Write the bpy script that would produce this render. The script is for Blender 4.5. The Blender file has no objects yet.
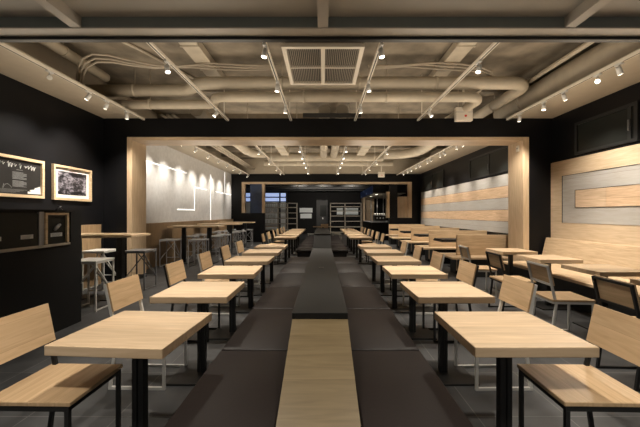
import bpy, bmesh, math, random
from mathutils import Vector, Matrix
random.seed(7)
SC = bpy.context.scene
COL = SC.collection
PI = math.pi
HC = 1.352                      # eye height of the photograph
XL, XR = -4.40, 4.60            # side walls
XR2 = 4.66
P_TABLE, P_OUT, P_WALL, P_NEAR, P_UP = 175, 170, 330, 155, 26   # lamp powers, the last for the added upward fill
YP, YP2 = 6.5, 7.02             # wooden portal, front and rear
YB = 15.6                       # back wall of the rear room
ZS = 3.27                       # soffit height
ZC = 4.0                        # exposed slab height

# ------------------------------------------------------------------ materials
def mat_new(name):
    m = bpy.data.materials.new(name); m.use_nodes = True
    nt = m.node_tree; b = nt.nodes['Principled BSDF']
    return m, nt, b
def N(nt, t, **kw):
    n = nt.nodes.new(t)
    for k, v in kw.items(): setattr(n, k, v)
    return n
def plain(name, col, rough=.5, metal=0, noise=0.0, scale=8, emit=None, estr=0, bump=0, spec=.5):
    m, nt, b = mat_new(name)
    b.inputs['Roughness'].default_value = rough
    b.inputs['Metallic'].default_value = metal
    b.inputs['Specular IOR Level'].default_value = spec
    tc = N(nt, 'ShaderNodeTexCoord'); no = N(nt, 'ShaderNodeTexNoise')
    no.inputs['Scale'].default_value = scale; no.inputs['Detail'].default_value = 5
    nt.links.new(tc.outputs['Object'], no.inputs['Vector'])
    rp = N(nt, 'ShaderNodeValToRGB')
    rp.color_ramp.elements[0].position = .3; rp.color_ramp.elements[1].position = .7
    rp.color_ramp.elements[0].color = tuple(c*(1-noise) for c in col)+(1,)
    rp.color_ramp.elements[1].color = tuple(min(1, c*(1+noise)) for c in col)+(1,)
    nt.links.new(no.outputs['Fac'], rp.inputs['Fac'])
    nt.links.new(rp.outputs['Color'], b.inputs['Base Color'])
    if bump:
        bp = N(nt, 'ShaderNodeBump'); bp.inputs['Strength'].default_value = bump; bp.inputs['Distance'].default_value = .01
        nt.links.new(no.outputs['Fac'], bp.inputs['Height']); nt.links.new(bp.outputs['Normal'], b.inputs['Normal'])
    if emit:
        b.inputs['Emission Color'].default_value = tuple(emit)+(1,); b.inputs['Emission Strength'].default_value = estr
    return m
def wood(name, col, grain='X', plank='Y', width=.11, var=.16, rough=.42, offs=True, dark=.72):
    """planks run along `grain`, are laid side by side along `plank`"""
    m, nt, b = mat_new(name)
    L = nt.links.new
    tc = N(nt, 'ShaderNodeTexCoord'); oi = N(nt, 'ShaderNodeObjectInfo')
    add = N(nt, 'ShaderNodeVectorMath', operation='ADD')
    mul = N(nt, 'ShaderNodeMath', operation='MULTIPLY'); mul.inputs[1].default_value = 37.0 if offs else 0.0
    L(oi.outputs['Random'], mul.inputs[0])
    L(tc.outputs['Object'], add.inputs[0]); L(mul.outputs[0], add.inputs[1])
    sep = N(nt, 'ShaderNodeSeparateXYZ'); L(add.outputs[0], sep.inputs[0])
    dv = N(nt, 'ShaderNodeMath', operation='DIVIDE'); dv.inputs[1].default_value = width
    L(sep.outputs[plank], dv.inputs[0])
    fl = N(nt, 'ShaderNodeMath', operation='FLOOR'); L(dv.outputs[0], fl.inputs[0])
    wn = N(nt, 'ShaderNodeTexWhiteNoise', noise_dimensions='1D'); L(fl.outputs[0], wn.inputs['W'])
    mp = N(nt, 'ShaderNodeMapping')
    mp.inputs['Scale'].default_value = tuple(1.3 if a == grain else 16.0 for a in 'XYZ')
    jm = N(nt, 'ShaderNodeVectorMath', operation='SCALE'); jm.inputs['Scale'].default_value = 9.0
    L(wn.outputs['Color'], jm.inputs[0])
    ad2 = N(nt, 'ShaderNodeVectorMath', operation='ADD'); L(add.outputs[0], ad2.inputs[0]); L(jm.outputs[0], ad2.inputs[1])
    L(ad2.outputs[0], mp.inputs['Vector'])
    no = N(nt, 'ShaderNodeTexNoise'); no.inputs['Scale'].default_value = 2.2; no.inputs['Detail'].default_value = 6
    no.inputs['Distortion'].default_value = .9; L(mp.outputs[0], no.inputs['Vector'])
    rp = N(nt, 'ShaderNodeValToRGB')
    rp.color_ramp.elements[0].position = .25; rp.color_ramp.elements[1].position = .75
    rp.color_ramp.elements[0].color = (col[0]*dark, col[1]*dark*.95, col[2]*dark*.88, 1)
    rp.color_ramp.elements[1].color = (min(1, col[0]*1.1), min(1, col[1]*1.1), min(1, col[2]*1.12), 1)
    L(no.outputs['Fac'], rp.inputs['Fac'])
    mr = N(nt, 'ShaderNodeMapRange'); mr.inputs['To Min'].default_value = 1-var; mr.inputs['To Max'].default_value = 1+var*.5
    L(wn.outputs['Value'], mr.inputs['Value'])
    hs = N(nt, 'ShaderNodeHueSaturation'); L(rp.outputs['Color'], hs.inputs['Color']); L(mr.outputs[0], hs.inputs['Value'])
    # thin joint between planks
    fr = N(nt, 'ShaderNodeMath', operation='FRACT'); L(dv.outputs[0], fr.inputs[0])
    gt = N(nt, 'ShaderNodeMath', operation='LESS_THAN'); gt.inputs[1].default_value = .012; L(fr.outputs[0], gt.inputs[0])
    mx = N(nt, 'ShaderNodeMixRGB'); mx.blend_type = 'MULTIPLY'; mx.inputs['Color2'].default_value = (.7, .65, .6, 1)
    L(gt.outputs[0], mx.inputs['Fac']); L(hs.outputs['Color'], mx.inputs['Color1'])
    L(mx.outputs[0], b.inputs['Base Color'])
    b.inputs['Roughness'].default_value = rough
    return m
def glow(name, col, strength):
    m, nt, b = mat_new(name)
    b.inputs['Base Color'].default_value = (.8, .8, .8, 1)
    b.inputs['Emission Color'].default_value = tuple(col)+(1,); b.inputs['Emission Strength'].default_value = strength
    return m
def tile_mat():
    m, nt, b = mat_new('grey_stone_tile'); L = nt.links.new
    tc = N(nt, 'ShaderNodeTexCoord'); br = N(nt, 'ShaderNodeTexBrick', offset=0.0)
    br.inputs['Scale'].default_value = 1.0; br.inputs['Brick Width'].default_value = .6; br.inputs['Row Height'].default_value = .6
    br.inputs['Mortar Size'].default_value = .004; br.inputs['Mortar Smooth'].default_value = .2
    br.inputs['Color1'].default_value = (.052, .053, .055, 1); br.inputs['Color2'].default_value = (.072, .073, .075, 1)
    br.inputs['Mortar'].default_value = (.14, .14, .138, 1)
    mp = N(nt, 'ShaderNodeMapping'); mp.inputs['Location'].default_value = (.17, .23, 0)
    L(tc.outputs['Object'], mp.inputs['Vector']); L(mp.outputs[0], br.inputs['Vector'])
    no = N(nt, 'ShaderNodeTexNoise'); no.inputs['Scale'].default_value = 3.5; no.inputs['Detail'].default_value = 8
    L(tc.outputs['Object'], no.inputs['Vector'])
    rp = N(nt, 'ShaderNodeValToRGB'); rp.color_ramp.elements[0].color = (.65, .65, .65, 1); rp.color_ramp.elements[1].color = (1.35, 1.35, 1.35, 1)
    rp.color_ramp.elements[0].position = .3; rp.color_ramp.elements[1].position = .7
    L(no.outputs['Fac'], rp.inputs['Fac'])
    mx = N(nt, 'ShaderNodeMixRGB'); mx.blend_type = 'MULTIPLY'; mx.inputs['Fac'].default_value = 1
    L(br.outputs['Color'], mx.inputs['Color1']); L(rp.outputs['Color'], mx.inputs['Color2']); L(mx.outputs[0], b.inputs['Base Color'])
    b.inputs['Roughness'].default_value = .5
    return m
def photo_mat():
    m, nt, b = mat_new('black_and_white_photograph'); L = nt.links.new
    tc = N(nt, 'ShaderNodeTexCoord'); mp = N(nt, 'ShaderNodeMapping'); mp.inputs['Scale'].default_value = (1, 2.6, 5)
    L(tc.outputs['Object'], mp.inputs['Vector'])
    no = N(nt, 'ShaderNodeTexNoise'); no.inputs['Scale'].default_value = 2.1; no.inputs['Detail'].default_value = 9; no.inputs['Roughness'].default_value = .8
    L(mp.outputs[0], no.inputs['Vector'])
    rp = N(nt, 'ShaderNodeValToRGB'); rp.color_ramp.elements[0].position = .49; rp.color_ramp.elements[1].position = .68
    rp.color_ramp.elements[0].color = (.012, .011, .014, 1); rp.color_ramp.elements[1].color = (.62, .58, .66, 1)
    L(no.outputs['Fac'], rp.inputs['Fac']); L(rp.outputs['Color'], b.inputs['Base Color'])
    b.inputs['Roughness'].default_value = .3
    return m
def speckle_mat():
    m, nt, b = mat_new('dark_blue_speckled_screen'); L = nt.links.new
    tc = N(nt, 'ShaderNodeTexCoord'); vo = N(nt, 'ShaderNodeTexVoronoi'); vo.inputs['Scale'].default_value = 2.6
    L(tc.outputs['Object'], vo.inputs['Vector'])
    rp = N(nt, 'ShaderNodeValToRGB'); rp.color_ramp.elements[0].position = .08; rp.color_ramp.elements[1].position = .2
    rp.color_ramp.elements[0].color = (.35, .45, .7, 1); rp.color_ramp.elements[1].color = (.006, .012, .035, 1)
    L(vo.outputs['Distance'], rp.inputs['Fac']); L(rp.outputs['Color'], b.inputs['Base Color'])
    L(rp.outputs['Color'], b.inputs['Emission Color']); b.inputs['Emission Strength'].default_value = .35
    return m

M = {}
M['table_wood'] = wood('pale_maple_tabletop', (.66, .50, .33), 'X', 'Y', .115, .2, dark=.82)
M['chair_wood'] = wood('maple_chair_board', (.60, .425, .25), 'Y', 'X', .13, .14, dark=.78)
M['back_wood'] = wood('maple_back_board', (.60, .425, .25), 'Y', 'Z', .13, .12, dark=.78)
M['portal_wood'] = wood('oak_portal_upright', (.62, .475, .315), 'Z', 'X', .16, .1, dark=.82)
M['lintel_wood'] = wood('oak_portal_lintel', (.62, .475, .315), 'X', 'Y', .16, .1, dark=.82)
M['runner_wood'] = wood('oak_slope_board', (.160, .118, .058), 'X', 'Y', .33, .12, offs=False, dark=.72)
M['panel_wood'] = wood('oak_wall_panel', (.60, .475, .33), 'Y', 'Z', .30, .08, offs=False, dark=.84)
M['panel_light'] = wood('pale_wall_inset', (.66, .50, .35), 'Y', 'Z', .40, .05, offs=False)
M['panel_pink'] = wood('peach_wall_inset', (.64, .46, .305), 'Y', 'Z', .40, .05, offs=False)
M['panel_grey'] = wood('grey_wall_inset', (.40, .39, .37), 'Y', 'Z', .50, .04, offs=False, dark=.93)
M['booth_wood'] = wood('oak_booth_panel', (.60, .44, .27), 'X', 'Z', .24, .08)
M['bench_wood'] = wood('oak_wall_bench', (.60, .45, .29), 'Y', 'Z', .2, .09)
M['wainscot'] = wood('oak_wainscot', (.30, .205, .115), 'Z', 'Y', .9, .12, offs=False)
M['frame_wood'] = wood('pale_picture_frame', (.62, .47, .30), 'Y', 'Z', .2, .05)
M['grey_wood'] = plain('grey_brown_shelf_board', (.42, .37, .30), .6, noise=.15)
M['leather'] = plain('dark_brown_leather', (.012, .0086, .0079), .48, noise=.12, scale=60, bump=.04, spec=.22)
M['dark_top'] = plain('charcoal_laminate', (.013, .013, .0125), .55, noise=.1, scale=90, spec=.3)
M['black_metal'] = plain('black_powder_coat', (.012, .012, .012), .45)
M['white_metal'] = plain('white_powder_coat', (.62, .61, .58), .4)
M['grey_metal'] = plain('light_grey_powder_coat', (.36, .36, .37), .4)
M['dim_metal'] = plain('mid_grey_powder_coat', (.16, .16, .165), .4)
M['black_wall'] = plain('black_satin_paint', (.0075, .0075, .0085), .34, noise=.1, scale=2, spec=.18)
M['black_board'] = plain('black_board', (.008, .008, .008), .7, spec=.3)
M['grey_wall'] = plain('warm_grey_plaster', (.60, .60, .60), .75, noise=.08, scale=9, bump=.1)
M['slab'] = plain('raw_concrete_slab', (.25, .213, .162), .8, noise=.42, scale=2.3, bump=.2)
M['soffit'] = plain('cream_painted_board', (.46, .40, .31), .6, noise=.04)
M['duct'] = plain('cream_wrapped_duct', (.52, .46, .365), .6, noise=.1, scale=5, bump=.1)
M['pipe'] = plain('cream_painted_pipe', (.50, .44, .345), .5, noise=.06)
M['cable'] = plain('beige_cable_sheath', (.40, .345, .27), .6)
M['near_panel'] = plain('taupe_ceiling_panel', (.46, .435, .385), .55, noise=.04, scale=2)
M['near_face'] = plain('cool_lit_beam_face', (.24, .265, .25), .5, noise=.03)  # rib colour made cooler and darker, cool reflected light put into the tone
M['near_rib'] = plain('taupe_ceiling_rib', (.52, .48, .42), .5, noise=.03)
M['cream_metal'] = plain('cream_metal', (.74, .68, .58), .45)
M['dark_void'] = plain('dark_louvre', (.03, .028, .025), .6)
M['grille_slat'] = plain('beige_louvre_slat', (.34, .30, .245), .5)
M['glass'] = plain('smoked_window_glass', (.020, .022, .020), .3, spec=.15)
M['dark_room'] = plain('dark_shop_wall', (.007, .0065, .0065), .6, spec=.2)
M['blue_black'] = plain('blue_black_panel', (.011, .028, .08), .35, noise=.2)
M['lens'] = glow('lit_spotlight_lens', (1, .9, .74), 9)
M['lens_dim'] = plain('spotlight_lens_off', (.6, .58, .52), .3)
M['led'] = glow('white_led_line', (1, .96, .9), 1.5)
M['sky_pane'] = glow('pale_blue_lit_pane', (.42, .56, .95), .75)
M['pale_pane'] = glow('pale_grey_lit_pane', (.5, .56, .5), .14)
M['warm_pane'] = glow('dim_lit_glass', (.55, .5, .4), .05)
M['card'] = plain('white_paper_card', (.62, .62, .6), .6)
M['print'] = plain('grey_printing', (.2, .2, .2), .6)
M['mat_board'] = plain('white_mount_board', (.78, .76, .72), .6)
M['chalk'] = plain('white_chalk_lettering', (.75, .74, .7), .7)
M['poster'] = plain('black_poster_board', (.012, .011, .010), .5, noise=.15)
M['photo'] = photo_mat()
M['screen'] = speckle_mat()
M['steel'] = plain('brushed_steel', (.5, .5, .5), .3, metal=.9)
M['red'] = plain('red_indicator', (.6, .05, .03), .4)
M['tile'] = tile_mat()

# ------------------------------------------------------------------ mesh helpers
class MB:
    def __init__(self): self.bm = bmesh.new()
    def box(self, x0, x1, y0, y1, z0, z1, bevel=0, seg=2, mi=0):
        if x0 > x1: x0, x1 = x1, x0
        if y0 > y1: y0, y1 = y1, y0
        if z0 > z1: z0, z1 = z1, z0
        r = bmesh.ops.create_cube(self.bm, size=1.0)
        vs = r['verts']
        for v in vs:
            v.co = Vector(((x0+x1)/2+v.co.x*(x1-x0), (y0+y1)/2+v.co.y*(y1-y0), (z0+z1)/2+v.co.z*(z1-z0)))
        if mi:
            for f in {f for v in vs for f in v.link_faces}: f.material_index = mi
        if bevel:
            es = list({e for v in vs for e in v.link_edges})
            bmesh.ops.bevel(self.bm, geom=es, offset=bevel, segments=seg, profile=.5, affect='EDGES')
        return self
    def bar(self, p0, p1, w, h=None, up=(0, 0, 1)):
        """square-section tube between two points"""
        h = h or w
        p0, p1 = Vector(p0), Vector(p1); d = (p1-p0).normalized()
        u = Vector(up)
        if abs(d.dot(u)) > .95: u = Vector((1, 0, 0)) if abs(d.x) < .9 else Vector((0, 1, 0))
        s = d.cross(u).normalized(); t = s.cross(d).normalized()
        v = []
        for p in (p0, p1):
            for a, b in ((-1, -1), (1, -1), (1, 1), (-1, 1)):
                v.append(self.bm.verts.new(p+s*(a*w/2)+t*(b*h/2)))
        for f in ((3, 2, 1, 0), (4, 5, 6, 7), (0, 1, 5, 4), (1, 2, 6, 5), (2, 3, 7, 6), (3, 0, 4, 7)):
            self.bm.faces.new([v[i] for i in f])
        return self
    def tube(self, pts, r, seg=12, cap=True):
        pts = [Vector(p) for p in pts]; rings = []
        prev = None
        for i, p in enumerate(pts):
            if i == 0: d = pts[1]-pts[0]
            elif i == len(pts)-1: d = pts[-1]-pts[-2]
            else: d = (pts[i]-pts[i-1]).normalized()+(pts[i+1]-pts[i]).normalized()
            d.normalize()
            if prev is None:
                u = Vector((0, 0, 1)) if abs(d.z) < .9 else Vector((1, 0, 0))
                s = d.cross(u).normalized()
            else:
                s = (prev-d*prev.dot(d)).normalized()
            prev = s; t = s.cross(d)
            rr = r[i] if isinstance(r, (list, tuple)) else r
            rings.append([self.bm.verts.new(p+s*(rr*math.cos(2*PI*k/seg))+t*(rr*math.sin(2*PI*k/seg))) for k in range(seg)])
        for a, b in zip(rings, rings[1:]):
            for k in range(seg):
                f = self.bm.faces.new((a[k], a[(k+1) % seg], b[(k+1) % seg], b[k])); f.smooth = True
        if cap:
            self.bm.faces.new(rings[0][::-1]); self.bm.faces.new(rings[-1])
        return self
    def prism(self, poly, axis, a, b):
        """poly: points in the two other axes, extruded along axis from a to b"""
        def P(p, q):
            if axis == 'X': return (q, p[0], p[1])
            if axis == 'Y': return (p[0], q, p[1])
            return (p[0], p[1], q)
        A = [self.bm.verts.new(P(p, a)) for p in poly]; B = [self.bm.verts.new(P(p, b)) for p in poly]
        n = len(poly)
        self.bm.faces.new(A); self.bm.faces.new(B[::-1])
        for i in range(n): self.bm.faces.new((A[i], B[i], B[(i+1) % n], A[(i+1) % n]))
        return self
    def build(self, name, m, parent=None, loc=None):
        bmesh.ops.recalc_face_normals(self.bm, faces=self.bm.faces[:])
        me = bpy.data.meshes.new(name); self.bm.to_mesh(me); self.bm.free()
        for x in (m if isinstance(m, (list, tuple)) else [m]): me.materials.append(x)
        o = bpy.data.objects.new(name, me); COL.objects.link(o)
        if parent: o.parent = parent
        if loc: o.location = loc
        return o
def tag(o, label, cat, group=None, kind=None):
    o['label'] = label; o['category'] = cat
    if group: o['group'] = group
    if kind: o['kind'] = kind
    return o
def thing(name, label, cat, loc=(0, 0, 0), rz=0, group=None):
    o = bpy.data.objects.new(name, None); COL.objects.link(o)
    o.empty_display_size = .1
    o.location = loc; o.rotation_euler = (0, 0, rz)
    return tag(o, label, cat, group)
def struct(o): o['kind'] = 'structure'; return o
def dup(root, loc, rz=0, label=None, group=None, mats=None):
    r = root.copy(); COL.objects.link(r); r.location = loc; r.rotation_euler = (0, 0, rz)
    if label: r['label'] = label
    if group: r['group'] = group
    for ch in list(root.children):
        c = ch.copy(); COL.objects.link(c); c.parent = r
        for g in list(ch.children):
            d = g.copy(); COL.objects.link(d); d.parent = c
    return r
ORD = ['nearest', 'second', 'third', 'fourth', 'fifth', 'sixth', 'seventh', 'eighth', 'ninth', 'tenth']
def arc(c, r, a0, a1, n, plane='XY'):
    out = []
    for i in range(n+1):
        a = a0+(a1-a0)*i/n
        if plane == 'XY': out.append((c[0]+r*math.cos(a), c[1]+r*math.sin(a), c[2]))
    return out

# ------------------------------------------------------------------ the setting
struct(MB().box(-7, 7, -2.5, 24, -.1, 0).build('floor', M['tile']))
# side walls
struct(MB().box(XL-.15, XL, 2.6, YP+.2, 0, ZC).build('wall_left', M['black_wall']))
struct(MB().box(XL-.15, XL+.0, YP+.2, YB+.2, 0, ZC).build('wall_left', M['grey_wall']))
struct(MB().box(XR, XR+.15, 2.4, YP+.2, 0, ZC).build('wall_right', M['black_wall']))
struct(MB().box(XR2, XR2+.15, YP+.2, YB+.2, 0, ZC).build('wall_right', M['black_wall']))
struct(MB().box(-6.15, -6, -2.5, 2.9, 0, 3.06).build('wall_near_left', M['black_wall']))
struct(MB().box(6, 6.15, -2.5, 2.9, 0, 3.06).build('wall_near_right', M['black_wall']))
struct(MB().box(-6, XL-.15, 2.76, 2.9, 0, 3.06).build('wall_near_left', M['black_wall']))
struct(MB().box(XR+.15, 6, 2.81, 2.95, 0, 3.06).build('wall_near_right', M['black_wall']))
# wall with the wide opening in the middle
w = MB()
w.box(XL, -3.92, YP+.02, YP2-.02, 0, ZS); w.box(4.12, XR2+.1, YP+.02, YP2-.02, 0, ZS); w.box(-3.92, 4.12, YP+.02, YP2-.02, 2.892, ZS)
struct(w.build('wall_middle', M['black_wall']))
# timber lining of the opening
struct(MB().box(-3.92, -3.82, YP, YP2, 0.08, 2.892).build('trim_1', M['portal_wood']))
struct(MB().box(4.0, 4.12, YP, YP2, 0.08, 2.892).build('trim_2', M['portal_wood']))
struct(MB().box(-3.82, 4.0, YP, YP2, 2.828, 2.892).build('trim_3', M['lintel_wood']))
# back wall with its openings
w = MB()
w.box(XL, -3.9, YB, YB+.2, 0, ZS); w.box(4.26, XR2, YB, YB+.2, 0, ZS); w.box(-3.9, 4.26, YB, YB+.2, 2.89, ZS)
w.box(-3.9, -2.8, YB, YB+.2, 0, 1.4); w.box(3.18, 4.26, YB, YB+.2, 0, 1.17)
w.box(3.18, 3.58, YB+.02, YB+.2, 1.17, 2.8)
struct(w.build('wall_back', M['black_wall']))
struct(MB().box(XL, XR2, YB+.05, YB+.15, ZS, ZC).build('wall_upper', M['soffit']))
struct(MB().box(-3.9, -3.75, YB-.01, YB+.22, 1.4, 2.89).build('trim_4', M['portal_wood']))
struct(MB().box(-3.75, 4.1, YB-.01, YB+.22, 2.79, 2.89).build('trim_5', M['lintel_wood']))
struct(MB().box(4.1, 4.26, YB-.01, YB+.22, 1.17, 2.89).build('trim_6', M['portal_wood']))
struct(MB().box(-3.5, -2.93, YB+.0, YB+.2, 1.4, 2.79).build('trim_7', M['blue_black']))
struct(MB().box(-2.93, -2.8, YB-.01, YB+.22, 1.4, 2.79).build('trim_8', M['portal_wood']))
struct(MB().box(3.58, 4.1, YB+.15, YB+.2, 1.17, 2.2).build('trim_19', M['portal_wood']))
struct(MB().box(3.06, 3.2, YB+.0, YB+.24, 1.17, 2.42).build('trim_9', M['portal_wood']))
# ceilings
struct(MB().box(XL-.15, XR2+.15, 2.5, YB+.2, ZC, ZC+.1).build('ceiling', M['slab']))
struct(MB().box(XL, -3.62, 2.75, YP+.02, ZS, ZS+.04).build('ceiling', M['soffit']))
struct(MB().box(3.74, XR, 2.75, YP+.02, ZS, ZS+.04).build('ceiling', M['soffit']))
struct(MB().box(XL, -3.62, YP2-.02, YB, ZS, ZS+.04).build('ceiling', M['soffit']))
struct(MB().box(3.74, XR2, YP2-.02, YB, ZS, ZS+.04).build('ceiling', M['soffit']))
struct(MB().box(XL, XL+.012, 2.8, YB, ZS+.04, ZC).build('wall_brightener_left', M['soffit']))  # cream strips added above the soffits to brighten the dark gap there
struct(MB().box(XR-.012, XR, 2.8, YP, ZS+.04, ZC).build('wall_brightener_right', M['soffit']))
struct(MB().box(XR2-.012, XR2, YP2, YB, ZS+.04, ZC).build('wall_brightener_right', M['soffit']))
# slab beams running across
b = MB()
for y in (6.62, 8.6, 10.4, 12.2, 14.0): b.box(XL, XR, y, y+.22, ZC-.16, ZC)
struct(b.build('ceiling', M['slab']))
# low ceiling over the camera, with ribs and its front edge
struct(MB().box(-6, 6, -2.5, 2.635, 2.95, 3.06).build('ceiling', M['near_panel']))
rb = MB()
for x in (-4.0, -2.0, -.0, 2.0, 4.0): rb.box(x-.042, x+.042, -2.5, 2.635, 2.862, 2.95)
struct(rb.build('trim_10', M['near_rib']))
struct(MB().box(-6, 6, 2.636, 2.75, 2.868, 3.06).build('trim_11', M['near_face']))
struct(MB().box(-6, 6, 2.634, 2.752, 2.856, 2.868).build('trim_18', M['near_rib']))
struct(MB().box(-6, 6, 2.753, 2.80, 2.83, 4.05).build('trim_12', M['black_metal']))
# base boards
struct(MB().box(XL, XL+.012, 4.2, YP, 0, .1).build('baseboard_left', M['black_metal']))
struct(MB().box(-3.92, -3.81, YP-.005, YP2, 0, .08).build('baseboard_portal', M['black_metal']))
struct(MB().box(3.99, 4.12, YP-.005, YP2, 0, .08).build('baseboard_portal', M['black_metal']))

# windows high on the right wall
def high_window(n, x, y0, y1, z0, z1, muls):
    f = MB(); t = .05
    f.box(x-.035, x+.01, y0, y1, z1-t, z1); f.box(x-.035, x+.01, y0, y1, z0, z0+t)
    f.box(x-.035, x+.01, y0, y0+t, z0+t, z1-t); f.box(x-.035, x+.01, y1-t, y1, z0+t, z1-t)
    for m_ in muls: f.box(x-.03, x+.01, m_-.03, m_+.03, z0+t, z1-t)
    o = struct(f.build('window_%d' % n, M['black_metal']))
    MB().box(x-.012, x+.008, y0+t, y1-t, z0+t, z1-t).build('pane', M['glass'], o)
    h = MB()
    for m_ in muls: h.box(x-.05, x-.03, m_-.012, m_+.012, z0+.18, z0+.34)
    if muls: h.build('window_catch', M['dim_metal'], o)
high_window(1, XR, 4.72, 5.9, 2.42, 3.0, [4.85])
high_window(2, XR, 3.2, 4.62, 2.42, 3.0, [4.5])
high_window(3, XR2, 8.1, 10.3, 2.42, 3.08, [9.1])
high_window(4, XR2, 12.5, 15.0, 2.42, 3.08, [13.8])

# wainscot along the left wall
struct(MB().box(XL, XL+.1, 3.0, 6.3, 0, 1.15).build('trim_13', M['wainscot']))
struct(MB().box(XL, XL+.1, YP2+.02, YB-.02, 0, 1.12).build('trim_14', M['wainscot']))

# ------------------------------------------------------------------ wall panels on the right
def wall_panel_room1():
    x = XR
    t = thing('wall_panel', 'large pale wood wall panel with grey and peach inset above the right wooden bench', 'wall panel')
    y1 = 6.56
    MB().box(x-.03, x, 3.0, y1-.02, .80, 2.37).build('backing', M['panel_wood'], t)
    g = MB().box(x-.036, x-.03, 3.0, 6.19, 1.185, 2.07).build('grey_inset', M['panel_grey'], t)
    MB().box(x-.042, x-.036, 5.24, 5.87, 1.47, 1.78).build('pale_inset', M['panel_light'], t)
    MB().box(x-.042, x-.036, 3.0, 5.235, 1.47, 1.78).build('peach_inset', M['panel_pink'], t)
    s = MB()
    s.box(x-.044, x-.028, 3.0, 6.20, 2.07, 2.078); s.box(x-.044, x-.028, 6.192, 6.20, 1.185, 2.07)
    s.box(x-.046, x-.034, 3.0, 5.88, 1.462, 1.47); s.box(x-.046, x-.034, 3.0, 5.88, 1.78, 1.787); s.box(x-.046, x-.034, 5.872, 5.88, 1.47, 1.78)
    s.build('shadow_gap', M['dark_void'], t)
wall_panel_room1()
def wall_panel_room2():
    x = XR2
    t = thing('wall_panel', 'striped wall panel of grey and pale wood boards above the row of booths', 'wall panel')
    z0, h = .86, .302
    for i in range(5):
        MB().box(x-.03, x, 7.2, 15.35, z0+i*h+.004, z0+(i+1)*h-.004).build('grey_board' if i % 2 == 0 else 'wood_board', M['panel_grey'] if i % 2 == 0 else M['panel_pink'], t)
    s = MB()
    for i in range(1, 5): s.box(x-.026, x, 7.2, 15.35, z0+i*h-.006, z0+i*h+.006)
    s.build('shadow_gap', M['dark_void'], t)
wall_panel_room2()

# ------------------------------------------------------------------ central islands
def bench_module(y0, y1, side, label, x_in, x_out, zt=.43):
    yc = (y0+y1)/2; L = (y1-y0)/2
    xc = side*(x_in+x_out)/2-.02; hw = (x_out-x_in)/2
    t = thing('bench_seat', label, 'bench', (xc, yc, 0), 0, 'dark brown leather bench seats of the central islands')
    c = MB().box(-hw+.004, hw, -L+.006, L-.006, zt-.1, zt, .013, 3)
    # soft crown
    for v in c.bm.verts:
        if v.co.z > zt-.03:
            v.co.z -= .008*(abs(v.co.x)/hw)**2+.008*(abs(v.co.y)/L)**4
    o = c.build('cushion', M['leather'], t)
    for p in o.data.polygons: p.use_smooth = True
    MB().box(-hw+.03, hw-.045, -L+.02, L-.02, 0, zt-.1).build('base', M['black_metal'], t)
    for s in (-1, 1): MB().box(-hw+.012, hw-.012, s*(L-.008)-.003, s*(L-.008)+.003, zt-.05, zt-.044).build('seam', M['black_metal'], t)
edges = [1.245, 2.24, 3.22, 4.22, 5.2, 6.2, 7.1]
for side, sn in ((-1, 'left'), (1, 'right')):
    for i in range(6):
        w_ = ['nearest to the viewer', 'second from the front', 'third from the front', 'fourth from the front', 'fifth from the front', 'last before the gap'][i]
        bench_module(edges[i], edges[i+1], side, 'brown leather bench seat %s of the long divider, %s' % (sn, w_), .187, .69)
for side, sn in ((-1, 'left'), (1, 'right')):
    for i in range(6):
        w_ = ['nearest the gap', 'second after the gap', 'third after the gap', 'fourth after the gap', 'fifth after the gap', 'farthest away'][i]
        bench_module(8.4+.92*i, 8.4+.92*(i+1), side, 'brown leather bench seat %s of the far island, %s' % (sn, w_), .245, .675)
def divider(label, y0, y1, ya, yb, W, z0, ztop, wood_slope):
    t = thing('divider_table', label, 'divider', (-.02, 0, 0))
    h = W/2
    th = .042
    MB().box(-h, h, ya, yb, ztop-th, ztop, .003).build('tabletop', M['dark_top'], t)
    MB().box(-h+.02, h-.02, ya+.02, yb-.02, 0, ztop-th).build('body', M['black_metal'], t)
    zb = ztop-th
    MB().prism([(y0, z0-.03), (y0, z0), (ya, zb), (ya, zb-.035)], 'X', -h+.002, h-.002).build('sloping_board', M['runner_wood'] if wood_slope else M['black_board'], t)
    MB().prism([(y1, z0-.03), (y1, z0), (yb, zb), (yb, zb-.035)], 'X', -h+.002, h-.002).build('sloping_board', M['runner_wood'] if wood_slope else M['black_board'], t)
    MB().prism([(y0+.01, 0), (y0+.01, z0-.035), (ya, zb-.04), (ya, 0)], 'X', -h+.03, h-.03).build('slope_base', M['black_metal'], t)
    MB().prism([(y1-.01, 0), (y1-.01, z0-.035), (yb, zb-.04), (yb, 0)], 'X', -h+.03, h-.03).build('slope_base', M['black_metal'], t)
    return t
d = divider('long charcoal divider table with sloping oak board at its front, between the benches', 1.245, 7.1, 2.15, 6.2, .37, .392, .698, True)
for yy in (3.95, ):
    o = MB().box(-.03, .03, yy-.05, yy+.05, .6975, .7015, .001).build('power_socket', M['black_metal'], d)
    MB().box(-.018, .018, yy-.018, yy+.02, .7015, .7025).build('socket_cover', M['dark_void'], o)
divider('far black divider table with dark sloping front, between the far benches', 8.4, 13.92, 9.3, 13.2, .48, .43, .785, False)

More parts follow.
